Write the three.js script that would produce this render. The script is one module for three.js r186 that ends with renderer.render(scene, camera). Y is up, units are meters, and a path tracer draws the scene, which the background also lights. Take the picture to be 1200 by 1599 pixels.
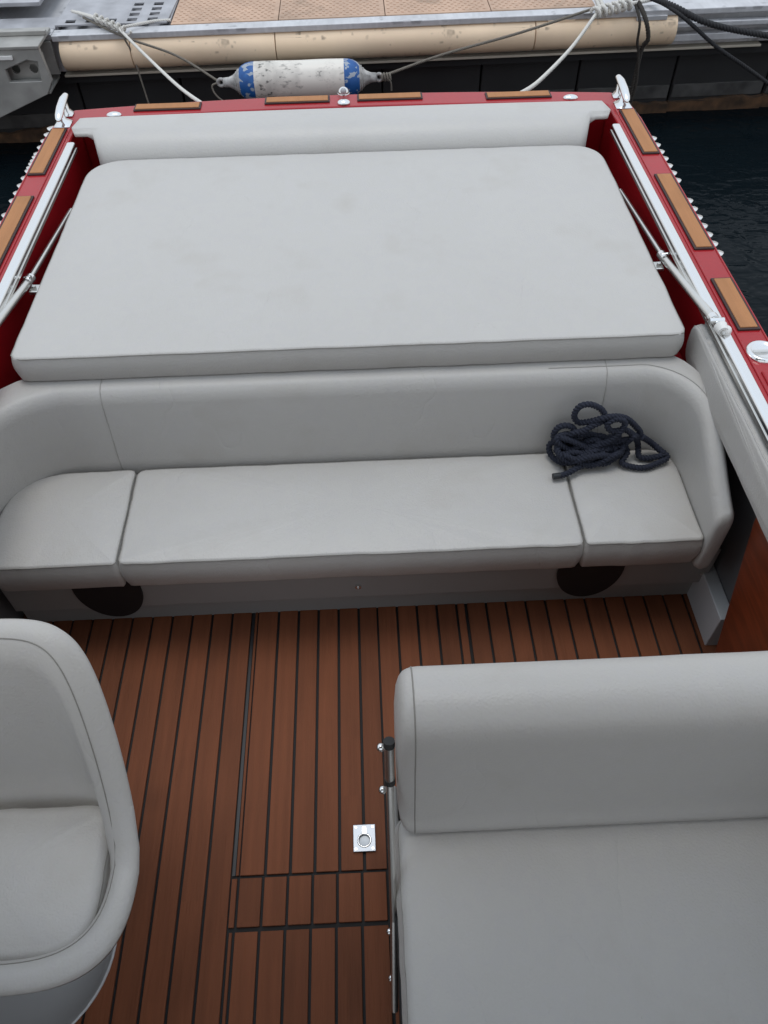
import * as THREE from 'three';
import { mergeGeometries } from 'three/addons/utils/BufferGeometryUtils.js';
import { RoundedBoxGeometry } from 'three/addons/geometries/RoundedBoxGeometry.js';
import { FontLoader } from 'three/addons/loaders/FontLoader.js';

// ------------------------------------------------------------------ camera, sky, sun, exposure
// Boat frame: x to starboard of the picture, y up (cockpit floor = 0), -z towards the stern and the dock.
const lerp = (a, b, t) => a + (b - a) * t;
const scene = new THREE.Scene();
const camera = new THREE.PerspectiveCamera(67.35, 768 / 1024, 0.05, 400);
camera.position.set(0.045, 2.1, 0);
camera.quaternion.setFromRotationMatrix(new THREE.Matrix4().makeBasis(
  new THREE.Vector3(0.99903, -0.01499, 0.04141), new THREE.Vector3(0.04146, 0.63702, -0.76973), new THREE.Vector3(-0.01484, 0.7707, 0.63702)));
camera.updateMatrixWorld();

{ // overcast sky: brightest overhead, a little blue
  const w = 64, h = 32, d = new Float32Array(w * h * 4);
  for (let j = 0; j < h; j++) for (let i = 0; i < w; i++) {
    const el = ((j + 0.5) / h - 0.5) * Math.PI, s = Math.max(0, Math.sin(el));
    const L = 0.8 * (1 + 0.18 * s), z = Math.sqrt(s), o = (j * w + i) * 4;
    d[o] = L * lerp(1.0, 0.87, z); d[o + 1] = L * lerp(0.99, 1.0, z); d[o + 2] = L * lerp(0.98, 1.17, z); d[o + 3] = 1;
  }
  const t = new THREE.DataTexture(d, w, h, THREE.RGBAFormat, THREE.FloatType);
  t.mapping = THREE.EquirectangularReflectionMapping; t.magFilter = t.minFilter = THREE.LinearFilter;
  t.wrapS = THREE.RepeatWrapping; t.needsUpdate = true;
  scene.background = t; scene.environment = t;
}
const sun = new THREE.DirectionalLight(0xfffaf3, 0.75);
sun.position.set(-0.6, 10, -3.2); sun.target.position.set(0, 0.4, -2); sun.castShadow = true; sun.shadow.radius = 40;
Object.assign(sun.shadow.camera, { left: -6, right: 6, top: 6, bottom: -6, near: 1, far: 30 }); sun.shadow.mapSize.set(2048, 2048);
scene.add(sun, sun.target);

const renderer = new THREE.WebGLRenderer({ antialias: true });
renderer.toneMapping = THREE.LinearToneMapping;
renderer.toneMappingExposure = 1.12;
renderer.shadowMap.enabled = true;

// ------------------------------------------------------------------ helpers
let seed = 7;
const rnd = () => ((seed = (seed * 1664525 + 1013904223) >>> 0) / 4294967296);
const rr = (a, b) => a + (b - a) * rnd();
const V = (x, y, a) => new THREE.Vector3(x, y, -a);            // a = metres aft of the camera
const sst = (a, b, x) => { const t = Math.min(1, Math.max(0, (x - a) / (b - a))); return t * t * (3 - 2 * t); };
function hash(i, j, s) { let n = (i * 374761393 + j * 668265263 + s * 974634777) | 0; n = Math.imul(n ^ (n >>> 13), 1274126177); return ((n ^ (n >>> 16)) >>> 0) / 4294967296; }
function vnoise(x, y, p, s) { // value noise, period p cells
  const i = Math.floor(x), j = Math.floor(y), u = x - i, v = y - j, a = u * u * (3 - 2 * u), b = v * v * (3 - 2 * v), m = (k) => ((k % p) + p) % p;
  return lerp(lerp(hash(m(i), m(j), s), hash(m(i + 1), m(j), s), a), lerp(hash(m(i), m(j + 1), s), hash(m(i + 1), m(j + 1), s), a), b);
}
function fbm(u, v, cells, oct, s) { let r = 0, A = 0.5, t = 0; for (let k = 0; k < oct; k++) { r += A * vnoise(u * cells, v * cells, cells, s + k); t += A; A *= 0.5; cells *= 2; } return r / t; }
function tex(n, fn, srgb = true, metres = 1) {
  const d = new Uint8Array(n * n * 4);
  for (let j = 0; j < n; j++) for (let i = 0; i < n; i++) {
    const c = fn((i + 0.5) / n, (j + 0.5) / n), o = (j * n + i) * 4, q = (v) => Math.max(0, Math.min(255, Math.round(255 * v)));
    if (typeof c === 'number') d[o] = d[o + 1] = d[o + 2] = q(c); else { d[o] = q(c[0]); d[o + 1] = q(c[1]); d[o + 2] = q(c[2]); }
    d[o + 3] = 255;
  }
  const t = new THREE.DataTexture(d, n, n); t.wrapS = t.wrapT = THREE.RepeatWrapping; t.magFilter = THREE.LinearFilter; t.minFilter = THREE.LinearMipmapLinearFilter;
  t.generateMipmaps = true; if (srgb) t.colorSpace = THREE.SRGBColorSpace; t.repeat.set(1 / metres, 1 / metres); t.needsUpdate = true; return t;
}
const mat = (o) => new THREE.MeshPhysicalMaterial(o);
const lin = (r, g, b) => new THREE.Color().setRGB(r, g, b);

function boxUV(g) { // uv in metres by the main axis of each face, smooth normals kept
  if (g.index) g = g.toNonIndexed();
  const p = g.attributes.position, uv = new Float32Array(p.count * 2), A = new THREE.Vector3(), B = new THREE.Vector3(), C = new THREE.Vector3();
  for (let i = 0; i < p.count; i += 3) {
    A.fromBufferAttribute(p, i); B.fromBufferAttribute(p, i + 1); C.fromBufferAttribute(p, i + 2);
    const n = B.clone().sub(A).cross(C.clone().sub(A)), x = Math.abs(n.x), y = Math.abs(n.y), z = Math.abs(n.z);
    [A, B, C].forEach((q, k) => { const o = (i + k) * 2; if (y >= x && y >= z) { uv[o] = q.x; uv[o + 1] = q.z; } else if (x >= z) { uv[o] = q.z; uv[o + 1] = q.y; } else { uv[o] = q.x; uv[o + 1] = q.y; } });
  }
  g.setAttribute('uv', new THREE.BufferAttribute(uv, 2)); return g;
}
const used = {};
function numbered(n) { const k = used[n] = (used[n] ?? -1) + 1; return k ? n + '_' + String(k).padStart(3, '0') : n; }
function mesh(name, geo, m, parent, uv = true) {
  if (Array.isArray(geo)) geo = join(geo);
  const o = new THREE.Mesh(uv ? boxUV(geo) : geo, m); o.castShadow = o.receiveShadow = true;
  o.name = parent === scene ? numbered(name) : name; parent.add(o); return o;
}
function join(list) { return mergeGeometries(list.map((g) => { const q = g.index ? g.toNonIndexed() : g.clone(); for (const k of Object.keys(q.attributes)) if (!['position', 'normal'].includes(k)) q.deleteAttribute(k); return q; })); }
function thing(name, label, category, group, at) {
  const o = new THREE.Group(); o.name = numbered(name); o.userData = { label, category }; if (group) o.userData.group = group;
  if (at) o.position.copy(at); scene.add(o); return o;
}
function tag(o, label, category, group, kind) { o.userData = { label, category }; if (group) o.userData.group = group; if (kind) o.userData.kind = kind; return o; }
function box(x0, x1, y0, y1, a0, a1, r = 0) {
  const g = r ? new RoundedBoxGeometry(x1 - x0, y1 - y0, a1 - a0, 2, r) : new THREE.BoxGeometry(x1 - x0, y1 - y0, a1 - a0);
  return g.translate((x0 + x1) / 2, (y0 + y1) / 2, -(a0 + a1) / 2);
}
const curve = (pts, closed = false, tension = 0.5) => new THREE.CatmullRomCurve3(pts.map((p) => (p.isVector3 ? p : V(...p))), closed, 'catmullrom', tension);
function tube(pts, r, seg = 48, rad = 10, closed = false) { return new THREE.TubeGeometry(curve(pts, closed), seg, r, rad, closed); }
function rod(p, q, r, r2 = r, rad = 16) { // straight round bar with closed ends
  const d = q.clone().sub(p), g = new THREE.CylinderGeometry(r2, r, d.length(), rad);
  g.applyQuaternion(new THREE.Quaternion().setFromUnitVectors(new THREE.Vector3(0, 1, 0), d.clone().normalize()));
  const m = p.clone().add(q).multiplyScalar(0.5); return g.translate(m.x, m.y, m.z);
}
function ball(p, r, sx = 1, sy = 1, sz = 1) { return new THREE.SphereGeometry(r, 18, 12).scale(sx, sy, sz).translate(p.x, p.y, p.z); }
function rope(cv, R, pitch, step = 0.005, strands = 3) { // laid rope: a lobed section that turns along its length
  const L = cv.getLength(), n = Math.max(8, Math.round(L / step)), m = strands * 6, fr = cv.computeFrenetFrames(n, false), pos = [], idx = [], c = new THREE.Vector3();
  for (let i = 0; i <= n; i++) {
    cv.getPointAt(i / n, c); const tw = (i / n) * L / pitch * Math.PI * 2;
    for (let j = 0; j < m; j++) {
      const t = (j / m) * Math.PI * 2, r = R * (0.64 + 0.36 * Math.pow(Math.abs(Math.cos(t * strands / 2)), 0.7)), a = t + tw;
      const N = fr.normals[i], B = fr.binormals[i];
      pos.push(c.x + r * (Math.cos(a) * N.x + Math.sin(a) * B.x), c.y + r * (Math.cos(a) * N.y + Math.sin(a) * B.y), c.z + r * (Math.cos(a) * N.z + Math.sin(a) * B.z));
    }
  }
  for (let i = 0; i < n; i++) for (let j = 0; j < m; j++) { const a = i * m + j, b = i * m + (j + 1) % m; idx.push(a, b, a + m, b, b + m, a + m); }
  for (const e of [0, n]) { cv.getPointAt(e / n, c); const k = pos.length / 3; pos.push(c.x, c.y, c.z); for (let j = 0; j < m; j++) { const a = e * m + j, b = e * m + (j + 1) % m; e ? idx.push(a, b, k) : idx.push(b, a, k); } }
  return surf(pos, idx);
}
function mirrorX(g) { g = g.index ? g.toNonIndexed() : g.clone(); g.scale(-1, 1, 1); const p = g.attributes.position, n = g.attributes.normal; for (const at of [p, n]) for (let i = 0; i < at.count; i += 3) { const x = at.getX(i + 1), y = at.getY(i + 1), z = at.getZ(i + 1); at.setXYZ(i + 1, at.getX(i + 2), at.getY(i + 2), at.getZ(i + 2)); at.setXYZ(i + 2, x, y, z); } g.deleteAttribute('uv'); return g; }
function surf(pos, idx, closed = true) {
  const g = new THREE.BufferGeometry(); g.setAttribute('position', new THREE.Float32BufferAttribute(pos, 3));
  if (closed) { let vol = 0; for (let i = 0; i < idx.length; i += 3) { const [a, b, c] = [idx[i] * 3, idx[i + 1] * 3, idx[i + 2] * 3];
    vol += pos[a] * (pos[b + 1] * pos[c + 2] - pos[b + 2] * pos[c + 1]) - pos[a + 1] * (pos[b] * pos[c + 2] - pos[b + 2] * pos[c]) + pos[a + 2] * (pos[b] * pos[c + 1] - pos[b + 1] * pos[c]); }
    if (vol < 0) for (let i = 0; i < idx.length; i += 3) [idx[i], idx[i + 1]] = [idx[i + 1], idx[i]]; }
  g.setIndex(idx); g.computeVertexNormals(); return g;
}
function loft(rings, capStart = true, capEnd = true) { // closed rings of equal length, each a list of Vector3
  const m = rings[0].length, pos = [], idx = [];
  for (const r of rings) for (const p of r) pos.push(p.x, p.y, p.z);
  for (let i = 0; i + 1 < rings.length; i++) for (let j = 0; j < m; j++) { const a = i * m + j, b = i * m + (j + 1) % m; idx.push(a, b, a + m, b, b + m, a + m); }
  for (const [on, i] of [[capStart, 0], [capEnd, rings.length - 1]]) if (on) {
    const c = rings[i].reduce((s, p) => s.add(p), new THREE.Vector3()).divideScalar(m), k = pos.length / 3; pos.push(c.x, c.y, c.z);
    for (let j = 0; j < m; j++) { const a = i * m + j, b = i * m + (j + 1) % m; i ? idx.push(a, b, k) : idx.push(b, a, k); }
  }
  return surf(pos, idx);
}
function outline(x0, x1, a0, a1, r) { // rounded rectangle in (x, a); r = one radius or four: x0a0, x1a0, x1a1, x0a1
  const R = Array.isArray(r) ? r : [r, r, r, r], s = new THREE.Shape();
  s.moveTo(x0 + R[0], a0); s.lineTo(x1 - R[1], a0); s.quadraticCurveTo(x1, a0, x1, a0 + R[1]); s.lineTo(x1, a1 - R[2]); s.quadraticCurveTo(x1, a1, x1 - R[2], a1);
  s.lineTo(x0 + R[3], a1); s.quadraticCurveTo(x0, a1, x0, a1 - R[3]); s.lineTo(x0, a0 + R[0]); s.quadraticCurveTo(x0, a0, x0 + R[0], a0);
  return s;
}
function ringOf(shape, n) { // evenly spaced points and inward normals
  const p = shape.getSpacedPoints(n).slice(0, n), q = p.map((c, i) => { const a = p[(i + n - 1) % n], b = p[(i + 1) % n], t = b.clone().sub(a).normalize(); return new THREE.Vector2(-t.y, t.x); });
  return { p, q };
}
function cushion(shape, y0, y1, { r = 0.02, rb = 0.012, crown = 0.012, puff = 0.004, n = 240, wave = 0.0015, ws = 1, lean = 0, topRings = 14 } = {}) {
  const { p, q } = ringOf(shape, n), rings = [], seams = [];
  const wob = p.map((c, i) => 0.005 * (fbm(c.x * 0.9 + 7 + ws, c.y * 0.9 + 3, 16, 3, 30 + ws) - 0.5));
  const ring = (inset, y) => p.map((c, i) => V(c.x + q[i].x * (inset + wob[i]), y + wob[(i + 40) % n] * 0.5, c.y + q[i].y * (inset + wob[i])));
  const wav = (x, a) => wave * (2.4 * (fbm(x * 0.31 + 9 + ws, a * 0.31 + 3, 16, 3, 40 + ws) - 0.5));
  rings.push(ring(0.05, y0 + 0.001));
  for (let k = 0; k <= 4; k++) { const t = (k / 4) * Math.PI / 2; rings.push(ring(rb * (1 - Math.sin(t)), y0 + rb * (1 - Math.cos(t)))); }
  for (let k = 1; k < 6; k++) { const t = k / 6; rings.push(ring(-puff * Math.sin(t * Math.PI), lerp(y0 + rb, y1 - r, t))); }
  for (let k = 0; k <= 6; k++) { const t = (k / 6) * Math.PI / 2; rings.push(ring(r * (1 - Math.cos(t)), y1 - r + r * Math.sin(t))); if (k === 2) seams.push(rings[rings.length - 1]); }
  const top = rings[rings.length - 1], c = top.reduce((s, v) => s.add(v), new THREE.Vector3()).divideScalar(n);
  for (let k = 1; k < topRings; k++) { const t = Math.pow(k / topRings, 1.35); rings.push(top.map((v) => { const u = v.clone().lerp(c, t); u.y += crown * (1 - Math.pow(1 - t, 3)) + wav(u.x, u.z) * Math.min(1, t * 8); return u; })); }
  return { geo: loft(rings), seam: seams[0] };
}
function seamTube(ring, r = 0.0017, from = 0, to = 1) { const n = ring.length, s = []; for (let i = Math.floor(from * n); i < Math.ceil(to * n); i += 2) s.push(ring[i % n]); return new THREE.TubeGeometry(new THREE.CatmullRomCurve3(s, from === 0 && to === 1), s.length * 2, r, 6, from === 0 && to === 1); }

// ------------------------------------------------------------------ materials
const vinylMap = (warm, s) => tex(1024, (u, v) => {
  const a = fbm(u, v, 4, 4, s), b = fbm(u, v, 40, 3, s + 9), c = Math.max(0, fbm(u, v, 9, 4, s + 20) - 0.62) * 1.2, sp = vnoise(u * 170, v * 170, 170, s + 31) > 0.994 ? 0.05 : 0;
  const k = 0.715 + (a - 0.5) * 0.014 + (b - 0.5) * 0.008 - c * 0.06 - sp;
  return [k, k - 0.012 - c * 0.01, k - 0.03 - warm - c * 0.03];
}, true, 1.3);
const grain = tex(512, (u, v) => 0.6 * fbm(u, v, 90, 2, 71) + 0.4 * fbm(u, v, 200, 1, 75), false, 0.16);
const crease = tex(1024, (u, v) => { const r = 1 - Math.abs(2 * fbm(u, v * 0.6 + 0.1, 5, 3, 86) - 1), m = sst(0.52, 0.68, fbm(u, v, 4, 3, 88)); return 0.5 + 0.22 * (fbm(u, v, 220, 2, 71) - 0.5) - 0.42 * Math.pow(r, 26) * m; }, false, 0.75);
const vinyl = mat({ map: vinylMap(0, 3), roughness: 0.5, bumpMap: crease, bumpScale: 0.0024, specularIntensity: 0.9 });
const vinyl2 = mat({ map: vinylMap(0, 17), roughness: 0.44, bumpMap: crease, bumpScale: 0.0024, specularIntensity: 1 });
const thread = mat({ color: 0x88857f, roughness: 0.8 });
const gelcoatGrey = mat({ color: lin(0.30, 0.295, 0.285), roughness: 0.5, bumpMap: grain, bumpScale: 0.0003 });
const redMap = tex(512, (u, v) => { const k = 0.62 + (fbm(u, v, 5, 4, 5) - 0.5) * 0.05 + (fbm(u, v, 120, 2, 8) - 0.5) * 0.03; return [k, k * 0.15, k * 0.2]; }, true, 1.1);
const red = mat({ map: redMap, roughness: 0.5, specularIntensity: 0.2, clearcoat: 0.7, clearcoatRoughness: 0.2 });
const chrome = mat({ color: lin(0.78, 0.78, 0.77), metalness: 1, roughness: 0.17 });
const steel = mat({ color: lin(0.66, 0.65, 0.62), metalness: 1, roughness: 0.3 });
const black = mat({ color: lin(0.008, 0.008, 0.009), roughness: 0.7 });
const rubber = mat({ color: lin(0.02, 0.02, 0.02), roughness: 0.6 });
const whitePlastic = mat({ color: lin(0.72, 0.71, 0.68), roughness: 0.4 });
function teak(c, s, v1 = 1, q = 1) {
  return mat({ roughness: 0.65, specularIntensity: 0.35, bumpMap: woodBump, bumpScale: 0.0008, map: tex(512, (u, v) => {
    const g = fbm(u, v * 0.06 + 0.37, 64, 3, s), g2 = fbm(u, v, 6, 4, s + 5), st = Math.max(0, fbm(u, v, 5, 3, s + 11) - 0.62), k = v1 * (1 + q * ((g - 0.5) * 0.2 + (g2 - 0.5) * 0.1 - st * 0.5));
    return [c[0] * k, c[1] * k, c[2] * k];
  }, true, 0.9) });
}
const woodBump = tex(512, (u, v) => fbm(u, v * 0.08 + 0.2, 128, 2, 91), false, 0.5);
const deckTeaks = [0.97, 1.0, 1.03, 0.95, 1.045].map((k, i) => teak([0.46, 0.275, 0.185], 100 + i * 13, k, 0.7));
const inlayTeak = teak([0.66, 0.465, 0.315], 300, 1, 0.45);
const caulk = mat({ color: lin(0.012, 0.011, 0.011), roughness: 0.75 });
const mahogany = mat({ roughness: 0.3, clearcoat: 0.6, clearcoatRoughness: 0.15, map: tex(512, (u, v) => { const g = fbm(u * 0.1 + 0.3, v, 90, 3, 401), g2 = fbm(u, v, 5, 4, 402), k = 1 + (g - 0.5) * 0.35 + (g2 - 0.5) * 0.25; return [0.46 * k, 0.21 * k, 0.12 * k]; }, true, 0.8) });

// ------------------------------------------------------------------ water
{
  const wb = tex(512, (u, v) => { const w1 = fbm(u, v, 10, 4, 501), w2 = fbm(u + 0.3 * w1, v * 2, 24, 3, 505); return 0.6 * w1 + 0.4 * w2; }, false, 2.2);
  const g = new THREE.PlaneGeometry(300, 300).rotateX(-Math.PI / 2).translate(0, -0.14, 0);
  const o = mesh('water', g, mat({ color: lin(0.004, 0.007, 0.009), roughness: 0.05, ior: 1.33, specularIntensity: 0.15, bumpMap: wb, bumpScale: 0.016 }), scene);
  o.userData = { label: 'dark still harbour water', kind: 'structure' };
}

// ------------------------------------------------------------------ the boat: hull, deck ring, floor, fittings
const boat = thing('motorboat', 'red motorboat hull with teak cockpit floor and chrome fittings, moored stern to the dock', 'motorboat');
const GO = 1.137, GI = 1.035, GH = 0.78;
{
  // gunwale and transom cap in one moulded ring, open forward
  const s = new THREE.Shape();
  s.moveTo(-GO, -0.9); s.lineTo(-GO, 3.02); s.quadraticCurveTo(-1.125, 3.2, -1.07, 3.235); s.quadraticCurveTo(0, 3.36, 1.07, 3.235); s.quadraticCurveTo(1.125, 3.2, GO, 3.02); s.lineTo(GO, -0.9);
  s.lineTo(GI, -0.9); s.lineTo(GI, 3.09); s.quadraticCurveTo(GI, 3.14, 0.98, 3.145); s.quadraticCurveTo(0, 3.215, -0.98, 3.145); s.quadraticCurveTo(-GI, 3.14, -GI, 3.09); s.lineTo(-GI, -0.9); s.closePath();
  const g = new THREE.ExtrudeGeometry(s, { depth: 0.03, bevelEnabled: true, bevelThickness: 0.008, bevelSize: 0.008, bevelOffset: -0.008, bevelSegments: 3, curveSegments: 24 }).rotateX(-Math.PI / 2).translate(0, GH - 0.038, 0);
  mesh('gunwale', g, red, boat);
  mesh('foredeck', box(-1.09, 1.09, 0.66, 0.7, -4.2, -1.22, 0.015), mat({ color: lin(0.7, 0.69, 0.66), roughness: 0.4 }), boat);  // foredeck and dashboard are out of view, kept pale to bounce light onto seat faces
  mesh('dashboard', box(-1.09, 1.09, -0.005, 0.66, -1.3, -1.22, 0.01), mat({ color: lin(0.5, 0.49, 0.47), roughness: 0.5 }), boat);
  // raised mouldings along the deck edges
  for (const sx of [-1, 1]) {
    mesh('deck_moulding', box(Math.min(sx * 1.052, sx * 1.058), Math.max(sx * 1.052, sx * 1.058), GH - 0.004, GH + 0.004, -0.9, 3.08, 0.0029), red, boat);
    mesh('deck_moulding', box(Math.min(sx * 1.128, sx * 1.1335), Math.max(sx * 1.128, sx * 1.1335), GH - 0.004, GH + 0.003, -0.9, 3.0, 0.0024), red, boat);
  }
  // hull sides and transom
  for (const sx of [-1, 1]) {
    const prof = [[1.13, 0.741], [1.136, 0.66], [1.132, 0.45], [1.125, 0.15], [1.115, -0.3], [1.1, -0.3], [1.105, 0.15], [1.11, 0.45], [1.112, 0.66], [1.11, 0.741]];
    mesh('hull_side', loft([-0.9, 0.4, 1.6, 2.6, 3.0, 3.12].map((a, i) => prof.map(([x, y]) => V(sx * (x - (i === 5 ? 0.012 : 0)), y, a)))), red, boat);
    // inner lining of the after side: red painted, forward of it grey with the recess shade put into the colour
    mesh('inner_side_red', box(Math.min(sx * 1.036, sx * 1.05), Math.max(sx * 1.036, sx * 1.05), 0.2, 0.741, 1.62, 3.13), red, boat);
    mesh('inner_side_shade_tone', box(Math.min(sx * 1.095, sx * 1.1), Math.max(sx * 1.095, sx * 1.1), -0.02, 0.741, -0.9, 1.618), mat({ color: lin(0.13, 0.13, 0.135), roughness: 0.85 }), boat);
  }
  const tr = []; for (let i = 0; i <= 24; i++) { const x = lerp(-1.1, 1.1, i / 24), a = 3.29 - 0.06 * Math.pow(x / 1.07, 2); tr.push([V(x, 0.741, a), V(x, 0.2, a + 0.06), V(x, -0.3, a + 0.02), V(x, -0.3, a - 0.03), V(x, 0.2, a - 0.02), V(x, 0.741, a - 0.03)]); }
  mesh('transom', loft(tr), red, boat);
  mesh('inner_transom', box(-1.034, 1.034, 0.2, 0.741, 3.12, 3.14), red, boat);
  mesh('engine_deck', box(-1.034, 1.034, 0.5, 0.54, 1.72, 3.118), red, boat);

  // teak inlays with dark borders
  const inl = (x0, x1, a0, a1, skew = 0) => {
    const q = [V(x0, 0, a0), V(x1, 0, a0), V(x1, 0, a1), V(x0, 0, a1)];
    const b = mesh('teak_inlay', box(x0 + 0.007, x1 - 0.007, GH - 0.01, GH + 0.009, a0 + 0.007, a1 - 0.007, 0.002), inlayTeak, boat);
    if (a1 - a0 > x1 - x0) { /* grain runs fore and aft */ }
    mesh('inlay_border', box(x0, x1, GH - 0.012, GH + 0.006, a0, a1, 0.002), mat({ color: lin(0.035, 0.014, 0.012), roughness: 0.6 }), b);
    return b;
  };
  for (const sx of [-1, 1]) for (const [a0, a1] of [[1.68, 1.925], [2.08, 2.55], [2.7, 3.06]]) inl(Math.min(sx * 1.064, sx * 1.126), Math.max(sx * 1.064, sx * 1.126), a0, a1);
  for (const [x0, x1] of [[-0.835, -0.57], [-0.318, -0.058], [0.052, 0.314], [0.566, 0.828]]) { const m = (x0 + x1) / 2, c = 3.252 - 0.047 * Math.pow(m / 0.95, 2); const t = inl(x0, x1, c - 0.03, c + 0.028); t.rotation.y = 0; }

  // chrome rails on the inner deck edge
  for (const sx of [-1, 1]) {
    const r = mesh('chrome_rail', box(Math.min(sx * 1.003, sx * 1.036), Math.max(sx * 1.003, sx * 1.036), GH - 0.02, GH + 0.013, -0.9, 2.93, 0.009), chrome, boat);
    mesh('rail_groove', box(Math.min(sx * 1.0, sx * 1.004), Math.max(sx * 1.0, sx * 1.004), GH - 0.018, GH - 0.006, -0.9, 2.92, 0.0015), steel, r);
  }
  // lifting cleats at the quarters
  for (const sx of [-1, 1]) {
    const x = sx * 1.088, c = mesh('cleat', loft([[3.235, 0.003, 0.838], [3.222, 0.012, 0.84], [3.18, 0.016, 0.84], [3.12, 0.0165, 0.832], [3.08, 0.015, 0.822], [3.062, 0.011, 0.816], [3.055, 0.004, 0.814]].map(([a, r, y]) => Array.from({ length: 16 }, (_, i) => { const t = i / 16 * Math.PI * 2; return V(x + r * Math.cos(t), y + 0.8 * r * Math.sin(t), a); }))), chrome, boat);
    mesh('cleat_foot', loft([[0.03, 0.03, GH], [0.03, 0.028, GH + 0.005], [0.014, 0.014, GH + 0.02], [0.012, 0.011, 0.83]].map(([w, d, y]) => [V(x - w, y, 3.1 - d), V(x + w, y, 3.1 - d), V(x + w, y, 3.1 + d), V(x - w, y, 3.1 + d)])), chrome, c);
    mesh('cleat_foot', loft([[0.02, 0.02, GH], [0.02, 0.018, GH + 0.005], [0.01, 0.012, GH + 0.02], [0.009, 0.01, 0.835]].map(([w, d, y]) => [V(x - w, y, 3.185 - d), V(x + w, y, 3.185 - d), V(x + w, y, 3.185 + d), V(x - w, y, 3.185 + d)])), chrome, c);
  }
  // stern light and its foot, fairleads
  const sl = mesh('stern_light', [ball(V(-0.002, GH + 0.012, 3.276), 0.022, 1, 1.1, 0.8), rod(V(-0.002, GH - 0.005, 3.276), V(-0.002, GH + 0.012, 3.276), 0.024)], chrome, boat);
  mesh('lens', ball(V(-0.002, GH + 0.026, 3.262), 0.012), mat({ color: lin(0.35, 0.35, 0.36), roughness: 0.1 }), sl);
  mesh('bolster_catch', ball(V(-0.002, GH + 0.004, 3.205), 0.026, 1, 0.5, 0.8), chrome, boat);
  for (const [x, a] of [[-0.905, 3.168], [0.9, 3.186]]) mesh('fairlead', ball(V(x, GH + 0.002, a), 0.024, 1.25, 0.5, 0.75), chrome, boat);
  // filler cap and the moulded recess forward of it
  const fc = mesh('filler_cap', new THREE.LatheGeometry([[0, 0.004], [0.028, 0.005], [0.032, 0.009], [0.038, 0.011], [0.043, 0.008], [0.045, 0]].map(([x, y]) => new THREE.Vector2(x, y)), 40).translate(1.098, GH, -1.585), chrome, boat);
  mesh('cap_slot', box(1.07, 1.126, GH + 0.0045, GH + 0.009, 1.58, 1.588), steel, fc);
  mesh('recess_plate', box(1.066, 1.124, GH - 0.005, GH + 0.006, 1.2, 1.51, 0.005), red, boat);
  // hooded chrome vents on the hull side
  const hood = (() => { const rings = []; for (let k = 0; k <= 6; k++) { const t = k / 6, w = 0.021, d = 0.042 * Math.cos(t * Math.PI / 2 * 0.96) + 0.004; rings.push(Array.from({ length: 10 }, (_, i) => { const q = i / 9 * Math.PI; return new THREE.Vector3(d * Math.sin(q), -t * 0.055, -w * Math.cos(q) * (1 - 0.3 * t)); })); } return loft(rings); })();
  for (const sx of [-1, 1]) for (const a0 of sx > 0 ? [2.135, 2.6] : [2.2, 2.62, 2.86]) {
    const v = mesh('side_vent', box(Math.min(sx * 1.137, sx * 1.142), Math.max(sx * 1.137, sx * 1.142), 0.64, 0.735, a0 - 0.03, a0 + 0.355, 0.002), chrome, boat);
    for (let k = 0; k < 7; k++) mesh('vent_hood', (sx < 0 ? mirrorX(hood) : hood.clone()).translate(sx * 1.142, 0.735, -(a0 + k * 0.054)), chrome, v);
  }
  mesh('snap_stud', ball(V(1.145, 0.745, 2.99), 0.009), chrome, boat);
  mesh('snap_stud', ball(V(1.147, 0.745, 1.86), 0.008), chrome, boat);

  // ---------------- cockpit floor: planks over black caulking
  const floor = mesh('cockpit_floor', box(-1.094, 1.094, -0.04, -0.007, -0.9, 1.7), caulk, boat);
  const W = 0.0625, GAP = 0.0075; let pk = 0;
  const plank = (x0, x1, a0, a1, parent) => {
    const g = new RoundedBoxGeometry(x1 - x0, 0.0095, a1 - a0, 1, 0.0012); const o = new THREE.Mesh(plankUV(g, rr(0, 3), rr(0, 3)), deckTeaks[(pk * 7 + (pk >> 2)) % 5]); pk++;
    o.castShadow = o.receiveShadow = true; o.name = 'plank'; o.position.set((x0 + x1) / 2, -0.0055 + 0.001, -(a0 + a1) / 2); parent.add(o); return o;
  };
  function plankUV(g, ou, ov) { const p = g.attributes.position, uv = new Float32Array(p.count * 2); for (let i = 0; i < p.count; i++) { uv[i * 2] = p.getX(i) + ou; uv[i * 2 + 1] = p.getZ(i) + ov; } g.setAttribute('uv', new THREE.BufferAttribute(uv, 2)); return g; }
  const P = 0.0638;
  // port of the hatch
  for (let k = 0; k < 12; k++) { const x1 = -0.356 - k * P - (k ? 0.0 : 0.0), x0 = Math.max(-1.09, x1 - (P - GAP)); plank(x0, x1, -0.85, 1.68, floor); }
  // starboard of the hatch, up to the section joint, the narrow strip, and beyond
  for (let k = 0; k < 4; k++) plank(0.05 + k * P, 0.05 + k * P + P - GAP, -0.85, 1.68, floor);
  plank(0.305, 0.327, -0.85, 1.68, floor);
  for (let k = 0; k < 12; k++) { const x0 = 0.337 + k * P; plank(x0, Math.min(1.09, x0 + P - GAP), -0.85, 1.68, floor); }
  // after hatch
  const h1 = mesh('floor_hatch', box(-0.343, 0.044, -0.0069, -0.006, 0.551, 1.36), caulk, boat);
  plank(-0.343, -0.3355, 0.551, 1.36, h1); 
  { const xs = [-0.332, -0.268, -0.204, -0.141, -0.077, -0.013, 0.044]; for (let k = 0; k < 6; k++) plank(xs[k] + (k ? 0.004 : 0), xs[k + 1] - (k < 5 ? 0.0038 : 0), 0.551, 1.36, h1); }
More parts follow.
